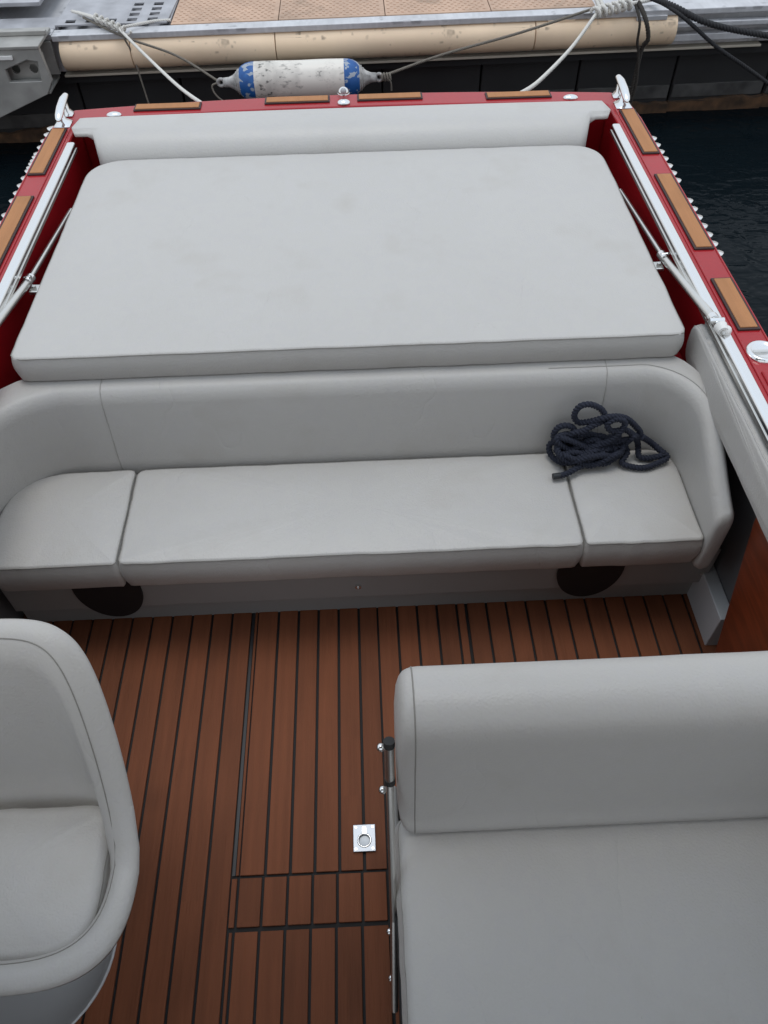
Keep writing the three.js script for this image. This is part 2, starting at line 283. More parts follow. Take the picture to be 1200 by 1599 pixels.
  mesh('hatch_trim', box(-0.3525, -0.3445, -0.007, -0.002, 0.551, 1.36), mat({ color: lin(0.016, 0.017, 0.02), roughness: 0.5 }), h1);
  // fixed strip between the hatches
  { const xs = [-0.352, -0.335, -0.272, -0.209, -0.146, -0.083, -0.02, 0.044]; for (let k = 0; k < 7; k++) plank(xs[k] + (k ? 0.0035 : 0), xs[k + 1] - 0.0035, 0.432, 0.544, floor); }
  // forward hatch
  const h2 = mesh('floor_hatch', box(-0.349, 0.042, -0.0069, -0.006, -0.4, 0.421), caulk, boat);
  { const xs = [-0.349, -0.338, -0.275, -0.212, -0.149, -0.086, -0.022, 0.042]; for (let k = 0; k < 7; k++) plank(xs[k] + (k ? 0.0035 : 0), xs[k + 1] - (k < 6 ? 0.0035 : 0), -0.4, 0.421, h2); }
  // flush ring pull
  const pl = new THREE.Shape(); const e = 0.028, f = 0.033; pl.moveTo(-e, -f); pl.lineTo(e, -f); pl.lineTo(e, f); pl.lineTo(-e, f); pl.closePath();
  const hole = new THREE.Path(); hole.absarc(0, -0.006, 0.0185, 0, Math.PI * 2, true); pl.holes.push(hole);
  const rp = mesh('ring_pull', new THREE.ExtrudeGeometry(pl, { depth: 0.002, bevelEnabled: true, bevelThickness: 0.0008, bevelSize: 0.0008, bevelSegments: 2, curveSegments: 24 }).rotateX(-Math.PI / 2).translate(-0.012, 0.0048, -0.627), mat({ color: lin(0.4, 0.43, 0.47), metalness: 0.7, roughness: 0.38 }), boat);
  mesh('ring', new THREE.TorusGeometry(0.0165, 0.0024, 10, 36).rotateX(Math.PI / 2).translate(-0.012, 0.0075, -0.621), chrome, rp);
  mesh('hinge_tab', box(-0.018, -0.006, 0.006, 0.0092, 0.637, 0.656, 0.001), chrome, rp);
  mesh('cup', new THREE.LatheGeometry([[0, 0.0008], [0.016, 0.0009], [0.0182, 0.0022], [0.0186, 0.006]].map(([x, y]) => new THREE.Vector2(x, y)), 30).translate(-0.012, 0, -0.621), mat({ color: lin(0.4, 0.43, 0.46), metalness: 0.4, roughness: 0.4 }), rp);
  for (const [dx, da] of [[-0.022, -0.027], [0.022, -0.027], [-0.022, 0.027], [0.022, 0.027]]) mesh('screw', new THREE.CylinderGeometry(0.0032, 0.0034, 0.001, 12).translate(-0.012 + dx, 0.0081, -(0.627 + da)), steel, rp);

  // ---------------- bench base: upper panel, set-back kick plate, two black half-round plates painted in for dark openings
  const BA = 1.318;
  const s3 = new THREE.Shape(); s3.moveTo(-1.062, 0.102); s3.lineTo(1.068, 0.102); s3.lineTo(1.068, 0.268); s3.lineTo(-1.062, 0.268); s3.closePath();
  const bp = mesh('bench_base', new THREE.ExtrudeGeometry(s3, { depth: 0.02, bevelEnabled: true, bevelThickness: 0.003, bevelSize: 0.003, bevelOffset: -0.003, bevelSegments: 2 }).translate(0, 0, -BA - 0.02), gelcoatGrey, boat);
  mesh('kick_plate', box(-1.062, 1.05, -0.003, 0.1035, BA + 0.022, BA + 0.04), gelcoatGrey, bp);
  mesh('base_side', box(-1.06, -1.04, 0, 0.266, BA + 0.024, 1.7), gelcoatGrey, bp); mesh('base_side', box(1.02, 1.04, 0.104, 0.266, BA + 0.024, 1.7), gelcoatGrey, bp);
  mesh('bench_shelf', box(-1.058, 1.04, 0.25, 0.268, BA + 0.022, 1.7), gelcoatGrey, bp);
  for (const c of [-0.752, 0.692]) { const h = new THREE.Shape(); h.moveTo(c - 0.098, 0.262); h.lineTo(c - 0.098, 0.2); for (let i = 1; i <= 24; i++) { const t = Math.PI + (i / 24) * Math.PI; h.lineTo(c + 0.098 * Math.cos(t), 0.2 + 0.135 * Math.sin(t)); } h.lineTo(c + 0.098, 0.262); h.closePath(); mesh('dark_opening_plate', new THREE.ExtrudeGeometry(h, { depth: 0.006, bevelEnabled: true, bevelThickness: 0.0015, bevelSize: 0.0015, bevelSegments: 2 }).translate(0, 0, -BA + 0.005), black, bp); }
  mesh('latch', [new THREE.CylinderGeometry(0.009, 0.01, 0.012, 16).rotateX(Math.PI / 2).translate(-0.008, 0.165, -BA + 0.005), ball(V(-0.008, 0.165, BA - 0.012), 0.004)], chrome, bp);
  mesh('trim_screw', new THREE.CylinderGeometry(0.006, 0.006, 0.008, 12).rotateX(Math.PI / 2).translate(1.045, 0.15, -BA + 0.002), steel, bp);
  // low side step by the starboard lining
  const ss = mesh('side_step', box(1.05, 1.094, -0.003, 0.15, 1.15, 1.56, 0.004), mat({ color: lin(0.52, 0.53, 0.54), roughness: 0.45 }), boat);
}

// ------------------------------------------------------------------ cushions on the boat
{
  const pad = thing('sun_pad', 'large flat grey sun pad cushion over the engine deck', 'sun pad');
  const s = new THREE.Shape();
  const c = cushion(outline(-0.942, 0.945, 1.715, 2.86, [0.03, 0.03, 0.14, 0.14]), 0.664, 0.752, { r: 0.01, rb: 0.012, crown: 0.014, puff: 0.006, wave: 0.003, n: 320, topRings: 22 });
  mesh('cover', c.geo, vinyl, pad); mesh('seam', seamTube(c.seam), thread, pad);
  // stainless lifting arm mounts seen under the after edge
}
{ // after bolster: a rolled pad across the transom with tabs over the rails
  const b = thing('aft_bolster', 'long grey padded bolster lying along the transom behind the sun pad', 'bolster');
  const rings = []; const N = 90;
  for (let i = 0; i <= N; i++) {
    const t = i / N, x = lerp(-1.035, 1.02, t), ed = Math.min(x + 1.035, 1.02 - x);
    const tab = 1 - sst(0.085, 0.125, ed);                     // the ends carry only the upper flap
    const e = Math.sqrt(Math.max(0, 1 - Math.pow(1 - Math.min(1, ed / 0.03), 2))) * 0.9 + 0.1;
    const cb = 0.012 * (1 - Math.pow(x / 1.02, 2));
    const front = lerp(2.862, 2.968, tab), low = lerp(0.62, 0.784, tab), pr = [];
    const pts = [[3.085, 0.785], [3.105, 0.79], [3.108, 0.8], [3.085, 0.81], [3.03, 0.816], [2.985, 0.815], [lerp(2.945, 2.98, tab), 0.808], [lerp(2.905, 2.972, tab), lerp(0.788, 0.804, tab)], [lerp(2.878, 2.968, tab), lerp(0.755, 0.8, tab)], [front, lerp(0.7, 0.792, tab)], [front + 0.005, low + 0.004], [front + 0.03, low], [lerp(3.0, 3.02, tab), low], [lerp(3.1, 3.06, tab), lerp(0.7, 0.787, tab)]];
    for (const [a, y] of pts) pr.push(V(x, lerp(0.798, y, e), lerp(3.03, a, e) + (a > 3.02 ? cb : 0)));
    rings.push(pr);
  }
  const g = loft(rings); mesh('cover', g, vinyl2, b);
}
// bench seat cushions
const seatCush = (x0, x1, radii, label, o = {}) => {
  const t = thing('seat_cushion', label, 'seat cushion', 'stern bench seat cushions');
  const c = cushion(outline(x0, x1, 1.258, 1.612, radii), 0.272, 0.402, { r: 0.011, rb: 0.03, crown: 0.012, puff: 0.008, wave: 0.003, ...o });
  mesh('cover', c.geo, vinyl2, t); mesh('seam', seamTube(c.seam), thread, t); return t;
};
seatCush(-1.035, -0.665, [0.05, 0.014, 0.02, 0.19], 'left end seat cushion of the stern bench with a rounded back corner', { ws: 2 });
seatCush(-0.66, 0.626, [0.018, 0.018, 0.03, 0.03], 'long middle seat cushion of the stern bench', { ws: 3, n: 280 });
seatCush(0.631, 0.962, [0.014, 0.02, 0.09, 0.02], 'right end seat cushion of the stern bench, under the coiled rope', { ws: 4 });

{ // U-shaped backrest
  const t = thing('bench_backrest', 'curved grey padded backrest wrapping round the stern bench', 'backrest');
  const path = []; const BX = 0.962, LX = 1.042, R = 0.22, R2 = 0.12, BK = 1.625, FR = 1.262;
  for (let i = 0; i <= 6; i++) path.push([-LX, lerp(FR, BK - R, i / 6), -1, 0]);
  for (let i = 1; i < 12; i++) { const q = i / 12 * Math.PI / 2; path.push([-LX + R - R * Math.cos(q), BK - R + R * Math.sin(q), -Math.cos(q), Math.sin(q)]); }
  for (let i = 0; i <= 30; i++) path.push([lerp(-LX + R, BX - R2, i / 30), BK, 0, 1]);
  for (let i = 1; i < 12; i++) { const q = Math.PI / 2 * (1 - i / 12); path.push([BX - R2 + R2 * Math.cos(q), BK - R2 + R2 * Math.sin(q), Math.cos(q), Math.sin(q)]); }
  for (let i = 0; i <= 6; i++) path.push([BX, lerp(BK - R2, FR, i / 6), 1, 0]);
  const rings = [], seam = [];
  const sec = (p, k, da = 0) => { const [x, a, nx, na] = p, ba = sst(FR - 0.05, BK, a), arm = Math.abs(nx);
    const H = lerp(0.5, 0.662, Math.pow(ba, 0.8)), th = lerp(0.15, nx < 0 ? 0.08 : 0.048, Math.pow(arm, 1.7)), lean = lerp(0.04, 0.0, arm);
    const y0 = lerp(0.33, 0.29, arm), pf = [[0, y0], [0.002, lerp(y0, H, 0.3)], [lean * 0.5, lerp(y0, H, 0.6)], [lean * 0.85, H - 0.045], [lean + 0.004, H - 0.022], [lean + 0.014, H - 0.007], [lean + 0.03, H], [th - 0.012, H + 0.004], [th - 0.004, H - 0.004], [th, H - 0.018], [th, lerp(y0, H, 0.4)], [th - 0.006, y0 - 0.03], [th * 0.5, y0 - 0.035], [0.006, y0 - 0.02]];
    const cd = th * 0.5, cy = (y0 + H) / 2;
    const out = pf.map(([d, y]) => { const dd = lerp(cd, d, k), yy = lerp(cy, y, k); return V(x + nx * dd, yy, a + na * dd + da); });
    if (k === 1) { const d = lean + 0.03, y = H + 0.0006; seam.push(V(x + nx * d, y, a + na * d)); }
    return out; };
  const n = path.length - 1;
  for (const [k, d] of [[0.72, -0.018], [0.88, -0.012], [0.96, -0.006]]) rings.push(sec(path[0], k, d));
  for (const p of path) rings.push(sec(p, 1));
  for (const [k, d] of [[0.96, -0.006], [0.88, -0.012], [0.72, -0.018]]) rings.push(sec(path[n], k, d));
  mesh('cover', loft(rings), vinyl, t);
  mesh('seam', [new THREE.TubeGeometry(new THREE.CatmullRomCurve3(seam.slice(43, 58)), 60, 0.0013, 6), ...[20, 46].map((k) => new THREE.TubeGeometry(new THREE.CatmullRomCurve3(rings[k + 3].slice(0, 8)), 40, 0.0012, 6))], mat({ color: 0xa19e98, roughness: 0.8 }), t);
}
{ // starboard coaming pad below the rail
  const t = thing('coaming_pad', 'long grey padded side panel under the chrome rail beside the stern bench', 'side panel');
  const c = cushion(outline(-0.2, 1.79, -0.06, 0.07, [0.03, 0.05, 0.06, 0.03]), 0, 0.03, { r: 0.012, rb: 0.004, crown: 0.006, puff: 0.002, n: 200, wave: 0.001 });
  // built lying flat with x along the boat, then stood on edge
  const m4 = new THREE.Matrix4().makeBasis(new THREE.Vector3(0, 0, -1), new THREE.Vector3(-1, 0, 0), new THREE.Vector3(0, 1, 0));
  const s = seamTube(c.seam, 0.002);
  mesh('cover', c.geo.applyMatrix4(m4).translate(1.016, 0.686, 0), vinyl, t); mesh('piping', s.applyMatrix4(m4).translate(1.016, 0.686, 0), vinyl2, t);
  mesh('backing_board', box(1.017, 1.034, 0.63, 0.757, -0.2, 1.78, 0.004), mat({ color: lin(0.33, 0.33, 0.32), roughness: 0.6 }), t);
}

// ------------------------------------------------------------------ folded canopy poles at either side of the sun pad
for (const sx of [-1, 1]) {
  const t = thing('canopy_pole', sx > 0 ? 'stainless canopy pole folded down right of the sun pad, white end knob' : 'stainless canopy pole folded down left of the sun pad', 'pole', 'folded canopy poles');
  const A = V(sx * 0.985, 0.69, 2.62), B = V(sx * 0.992, 0.735, 2.117), C = V(sx * 1.006, 0.79, 1.735);
  mesh('thin_tube', rod(A, B, 0.0085), steel, t);
  mesh('thick_tube', rod(B, C, 0.0125), steel, t);
  const d = C.clone().sub(B).normalize(), at = (k) => B.clone().addScaledVector(d, k);
  const j = mesh('joint_clamp', [rod(at(-0.02), at(0.018), 0.0165), rod(at(0.002).add(V(-0.012, 0.01, 0)), at(0.002).add(V(0.014, 0.014, 0)), 0.006)], chrome, t);
  mesh('hinge_lug', [box(sx > 0 ? 0.955 : -0.985, sx > 0 ? 0.985 : -0.955, 0.715, 0.727, 2.07, 2.11, 0.003), rod(V(sx * 0.97, 0.7, 2.09), V(sx * 0.97, 0.735, 2.09), 0.006)], steel, t);
  const e = C.clone();
  mesh('end_fitting', [rod(e, e.clone().addScaledVector(d, 0.02), 0.015), rod(e.clone().addScaledVector(d, 0.018), e.clone().addScaledVector(d, 0.045), 0.008), rod(e.clone().addScaledVector(d, 0.03).add(V(-0.02, 0.004, 0)), e.clone().addScaledVector(d, 0.03).add(V(0.02, 0.004, 0)), 0.009)], chrome, t);
  const kp = e.clone().addScaledVector(d, 0.07);
  const k = mesh('end_knob', [rod(kp.clone().add(V(0, 0, 0.012)), kp.clone().add(V(0, 0, -0.012)), 0.018, 0.014, 24), ball(kp.clone().add(V(sx * 0.012, -0.004, -0.002)), 0.015)], whitePlastic, t);
  mesh('knob_bolt', rod(kp.clone().add(V(0, 0, -0.01)), kp.clone().add(V(0, 0, -0.016)), 0.006), steel, k);
}

// ------------------------------------------------------------------ coiled navy rope on the bench
{
  const pts = [[0.596, 0.415, 1.497], [0.621, 0.415, 1.505], [0.647, 0.425, 1.514], [0.675, 0.43, 1.524], [0.709, 0.435, 1.531], [0.74, 0.445, 1.533], [0.779, 0.435, 1.577], [0.746, 0.46, 1.573], [0.707, 0.485, 1.569], [0.683, 0.478, 1.573], [0.661, 0.462, 1.581], [0.635, 0.477, 1.581], [0.634, 0.513, 1.573], [0.66, 0.525, 1.569], [0.69, 0.542, 1.573], [0.716, 0.55, 1.581], [0.723, 0.56, 1.589], [0.706, 0.585, 1.595], [0.671, 0.602, 1.597], [0.644, 0.594, 1.597], [0.635, 0.562, 1.597], [0.65, 0.536, 1.595], [0.679, 0.546, 1.585], [0.712, 0.565, 1.577], [0.752, 0.566, 1.581], [0.789, 0.549, 1.585], [0.828, 0.509, 1.585], [0.838, 0.489, 1.581], [0.808, 0.48, 1.573], [0.77, 0.481, 1.565], [0.736, 0.464, 1.561], [0.699, 0.465, 1.543], [0.664, 0.455, 1.555], [0.633, 0.43, 1.581], [0.604, 0.452, 1.589], [0.587, 0.484, 1.595], [0.595, 0.516, 1.595], [0.619, 0.526, 1.593], [0.64, 0.515, 1.589], [0.635, 0.488, 1.589], [0.612, 0.467, 1.593], [0.613, 0.424, 1.597], [0.628, 0.427, 1.552], [0.663, 0.435, 1.533], [0.696, 0.45, 1.531], [0.727, 0.46, 1.547], [0.71, 0.479, 1.561], [0.731, 0.487, 1.557], [0.762, 0.513, 1.561], [0.778, 0.549, 1.569], [0.751, 0.563, 1.573], [0.727, 0.548, 1.569], [0.744, 0.524, 1.565], [0.785, 0.522, 1.569], [0.819, 0.494, 1.573], [0.864, 0.461, 1.589], [0.905, 0.427, 1.583], [0.929, 0.421, 1.55], [0.891, 0.419, 1.526], [0.854, 0.419, 1.513], [0.819, 0.419, 1.517], [0.788, 0.425, 1.531], [0.809, 0.435, 1.562], [0.799, 0.444, 1.581], [0.771, 0.445, 1.55], [0.741, 0.435, 1.524], [0.694, 0.435, 1.522], [0.652, 0.427, 1.537], [0.611, 0.419, 1.547], [0.587, 0.419, 1.58], [0.582, 0.439, 1.599], [0.594, 0.456, 1.595], [0.623, 0.444, 1.577], [0.668, 0.459, 1.565], [0.713, 0.474, 1.557], [0.764, 0.457, 1.561], [0.797, 0.466, 1.569], [0.816, 0.497, 1.565], [0.845, 0.443, 1.589], [0.847, 0.421, 1.557], [0.871, 0.419, 1.55], [0.9, 0.425, 1.55], [0.917, 0.429, 1.557], [0.887, 0.445, 1.585], [0.843, 0.488, 1.573]].map((p) => V(p[0], p[1] + 0.006, p[2]));
  const navy = mat({ roughness: 0.85, sheen: 0.4, sheenRoughness: 0.6, sheenColor: lin(0.1, 0.12, 0.2), map: tex(256, (u, v) => { const k = 0.8 + 0.5 * fbm(u, v, 40, 3, 601); return [0.11 * k, 0.126 * k, 0.18 * k]; }, true, 0.1) });
  const t = thing('coiled_rope', 'tangled coil of navy blue rope lying on the right end of the stern bench', 'rope');
  mesh('rope_length', rope(curve(pts), 0.0096, 0.03, 0.0025), navy, t);
  const p2 = []; for (let i = 0; i < 64; i++) { const q = i * 0.52, k = 0.5 + 0.5 * Math.sin(i * 0.37); p2.push(V(0.695 + (0.055 + 0.045 * k) * Math.cos(q), 0.43 + 0.03 * Math.abs(Math.sin(i * 0.9)) + 0.012 * (i / 64), 1.558 + (0.012 + 0.026 * k) * Math.sin(q))); }
  mesh('rope_length', rope(curve(p2), 0.0096, 0.03, 0.0025), navy, t);
  const p3 = []; for (let i = 0; i < 46; i++) { const q = 2 + i * 0.61, k = 0.5 + 0.5 * Math.cos(i * 0.53); p3.push(V(0.69 + (0.035 + 0.065 * k) * Math.cos(q), 0.462 + 0.034 * Math.sin(i * 0.71) + 0.012 * k, 1.571 + 0.016 * Math.sin(q))); }
  mesh('rope_length', rope(curve(p3), 0.0094, 0.03, 0.0025), navy, t);
  mesh('rope_end_whipping', rod(pts[0].clone().add(V(0.004, 0, 0.002)), pts[0].clone().add(V(-0.018, 0, -0.001)), 0.0095), mat({ color: lin(0.02, 0.022, 0.025), roughness: 0.6 }), t);
}

// ------------------------------------------------------------------ helm chair, lower left
{
  const t = thing('helm_chair', 'grey upholstered bucket helm chair at the lower left, seen from above', 'helm chair');
  const cx = -0.73, N = 160;
  const F = 0.235, Bk = 0.715, ca = (F + Bk) / 2, dp = (Bk - F) / 2, hw = 0.284;
  const plan = (i) => { const q = i / N * Math.PI * 2, c = Math.cos(q), s = Math.sin(q), e = s > 0 ? 2 / 3.8 : 2 / 3.4; return [Math.sign(c) * Math.pow(Math.abs(c), e), Math.sign(s) * Math.pow(Math.abs(s), e)]; };
  const rimH = (s) => 0.492 + 0.372 * sst(-0.15, 1.04, s);
  // each ring: inset, height as share between seat level and rim (1 = rim), absolute when abs
  const ring = (inset, fn, ib = 0) => Array.from({ length: N }, (_, i) => { const [c, s] = plan(i), H = rimH(s), y = fn(H, s), up = Math.max(0, (y - 0.45) / 0.41); const nar = 1 - 0.14 * up;
    return V(cx + c * (hw - inset) * nar, y, ca + s * (dp - inset - (s > 0 ? ib * s : 0)) + up * 0.095); });
  const low = (H) => Math.max(0.43, H - 0.05);
  const rings = [ring(0.17, () => 0.335), ring(0.12, () => 0.34), ring(0.085, () => 0.36), ring(0.062, () => 0.4), ring(0.045, (H) => lerp(0.4, H, 0.35)), ring(0.03, (H) => lerp(0.4, H, 0.6)), ring(0.014, (H) => lerp(0.4, H, 0.8)), ring(0.004, (H) => H - 0.03), ring(0.0, (H) => H - 0.018), ring(0.004, (H) => H - 0.007), ring(0.014, (H) => H - 0.001), ring(0.028, (H) => H + 0.001), ring(0.042, (H) => H - 0.004), ring(0.054, (H) => H - 0.014), ring(0.063, (H) => Math.max(0.43, H - 0.03)), ring(0.07, low, 0.004), ring(0.074, (H) => lerp(0.42, low(H), 0.7), 0.016), ring(0.074, (H) => lerp(0.42, low(H), 0.35), 0.034), ring(0.076, () => 0.42, 0.045), ring(0.14, () => 0.415, 0.045)];
  mesh('shell', loft(rings), vinyl, t);
  mesh('rim_seam', new THREE.TubeGeometry(new THREE.CatmullRomCurve3(ring(0.0465, (H) => H - 0.0072), true), 300, 0.0013, 6, true), thread, t);
  const c = cushion(outline(cx - 0.212, cx + 0.212, 0.292, 0.586, [0.1, 0.1, 0.06, 0.06]), 0.416, 0.478, { r: 0.026, rb: 0.01, crown: 0.012, wave: 0.002, ws: 6 });
  const sc = mesh('seat_cushion', c.geo, vinyl2, t); mesh('seam', seamTube(c.seam, 0.0014), thread, sc);
  mesh('swivel_bowl', new THREE.LatheGeometry([[0.05, 0.2], [0.12, 0.205], [0.17, 0.225], [0.19, 0.26], [0.197, 0.262], [0.195, 0.252], [0.178, 0.215], [0.13, 0.19], [0.05, 0.18]].map(([x, y]) => new THREE.Vector2(x, y)), 48).translate(cx - 0.005, 0, -0.36), mat({ color: lin(0.5, 0.5, 0.5), roughness: 0.4 }), t);
  mesh('pedestal', new THREE.LatheGeometry([[0, 0.333], [0.06, 0.333], [0.055, 0.3], [0.05, 0.06], [0.06, 0.03], [0.1, 0.012], [0.105, 0], [0, 0]].map(([x, y]) => new THREE.Vector2(x, y)), 40).translate(cx, 0.0005, -0.42), whitePlastic, t);
}

// ------------------------------------------------------------------ companion seat, lower right
{
  const t = thing('companion_seat', 'wide grey upholstered companion seat with bolster backrest at the lower right', 'boat seat');
  const prof = [[0.497, 0.452], [0.512, 0.5], [0.53, 0.6], [0.545, 0.7], [0.553, 0.755], [0.566, 0.792], [0.588, 0.815], [0.62, 0.826], [0.655, 0.824], [0.682, 0.812], [0.7, 0.79], [0.708, 0.75], [0.705, 0.68], [0.685, 0.56], [0.66, 0.46], [0.645, 0.435], [0.6, 0.425], [0.53, 0.43]];
  const smooth = new THREE.CatmullRomCurve3(prof.map(([a, y]) => new THREE.Vector3(a, y, 0)), true).getSpacedPoints(64).slice(0, 64);
  const rings = [], xs = []; for (const [dx, k] of [[0, 0.6], [0.004, 0.8], [0.01, 0.9], [0.017, 0.955], [0.025, 0.98], [0.034, 0.995], [0.045, 1]]) xs.push([0.071 + dx, k]); for (let i = 1; i < 20; i++) xs.push([lerp(0.116, 0.96, i / 20), 1]); xs.push([0.97, 0.98], [0.985, 0.9], [0.99, 0.6]);
  for (const [x, k] of xs) rings.push(smooth.map((p) => { const w = 0.0016 * (fbm(x * 0.7 + 1, p.y * 1.3, 16, 3, 77) - 0.5); return V(x, lerp(0.63, p.y, k) + w, lerp(0.6, p.x, k) + w); }));
  const b = mesh('backrest', loft(rings), vinyl2, t);
  mesh('end_seam', new THREE.TubeGeometry(new THREE.CatmullRomCurve3(rings[5].map((p) => p.clone()), true), 120, 0.0014, 6, true), thread, b);
  const c = cushion(outline(0.067, 0.985, -0.16, 0.55, [0.05, 0.05, 0.05, 0.05]), 0.36, 0.44, { r: 0.028, rb: 0.012, crown: 0.012, wave: 0.004, ws: 8, puff: 0.006 });
  const sc = mesh('seat', c.geo, vinyl, t); mesh('seam', seamTube(c.seam, 0.0012), thread, sc);
  mesh('base', box(0.058, 0.97, -0.003, 0.357, -0.12, 0.42, 0.006), mat({ color: lin(0.018, 0.018, 0.019), roughness: 0.55 }), t);
  mesh('back_support', box(0.075, 0.97, 0.1, 0.43, 0.56, 0.64, 0.012), gelcoatGrey, t);
  mesh('side_panel', box(0.056, 0.074, 0.12, 0.4, 0.44, 0.62, 0.008), gelcoatGrey, t);
  const fr = mesh('steel_frame', [rod(V(0.058, 0.7, 0.585), V(0.057, 0.61, 0.551), 0.0095), rod(V(0.057, 0.615, 0.553), V(0.054, 0.345, 0.36), 0.0075), rod(V(0.054, 0.345, 0.36), V(0.048, 0.2, 0.22), 0.0075)], steel, t);
  mesh('end_cap', rod(V(0.058, 0.712, 0.589), V(0.058, 0.698, 0.584), 0.011), rubber, fr); mesh('end_cap', rod(V(0.057, 0.615, 0.553), V(0.057, 0.604, 0.549), 0.011), rubber, fr);
  for (const p of [V(0.042, 0.68, 0.59), V(0.042, 0.56, 0.552), V(0.044, 0.12, 0.383), V(0.044, 0.12, 0.29)]) { const k = mesh('knob', ball(p, 0.0085, 1, 1, 1), chrome, t); mesh('knob_stem', rod(p, p.clone().add(V(0.02, 0, 0)), 0.004), steel, k); }
}

// ------------------------------------------------------------------ hardtop over the helm (unseen; roof sized to shade the seats, side screens added to block light)
{
  const t = thing('hardtop', 'unseen hardtop roof over the helm with side screens added to block light', 'hardtop');
  const fillLiner = mat({ color: lin(0.38, 0.34, 0.3), roughness: 0.8 });  // warm tone chosen to throw fill light onto the seat faces
  mesh('roof', box(-1.25, 1.25, 2.30, 2.38, -1.0, 0.72, 0.03), fillLiner, t);
  
  for (const sx of [-1, 1]) { mesh('roof_post', rod(V(sx * 1.06, 0.78, 0.5), V(sx * 1.09, 2.31, 0.6), 0.025), steel, t); mesh('added_side_screen', box(Math.min(sx * 1.1, sx * 1.13), Math.max(sx * 1.1, sx * 1.13), 0.786, 2.298, -0.98, 0.12, 0.01), fillLiner, t); }
}

// ------------------------------------------------------------------ mahogany panel at the right edge
{
  const t = thing('mahogany_panel', 'upright varnished mahogany panel with a slanted edge at the right side of the cockpit', 'wood panel');
  const s = new THREE.Shape(); // (a, y)
  s.moveTo(1.08, -0.002); s.lineTo(1.225, 0.5); s.quadraticCurveTo(1.238, 0.545, 1.2, 0.562); s.lineTo(0.72, 0.62); s.lineTo(0.72, -0.002); s.closePath();
  const g = new THREE.ExtrudeGeometry(s, { depth: 0.014, bevelEnabled: true, bevelThickness: 0.003, bevelSize: 0.003, bevelOffset: -0.003, bevelSegments: 3 });
  g.applyMatrix4(new THREE.Matrix4().makeBasis(new THREE.Vector3(0, 0, -1), new THREE.Vector3(0, 1, 0), new THREE.Vector3(1, 0, 0))).translate(1.048, 0.003, 0);
  mesh('board', g, mahogany, t);
  mesh('edge_strip', rod(V(1.054, 0.02, 1.09), V(1.054, 0.5, 1.2285), 0.0035), mat({ color: lin(0.45, 0.25, 0.12), roughness: 0.4 }), t);
}

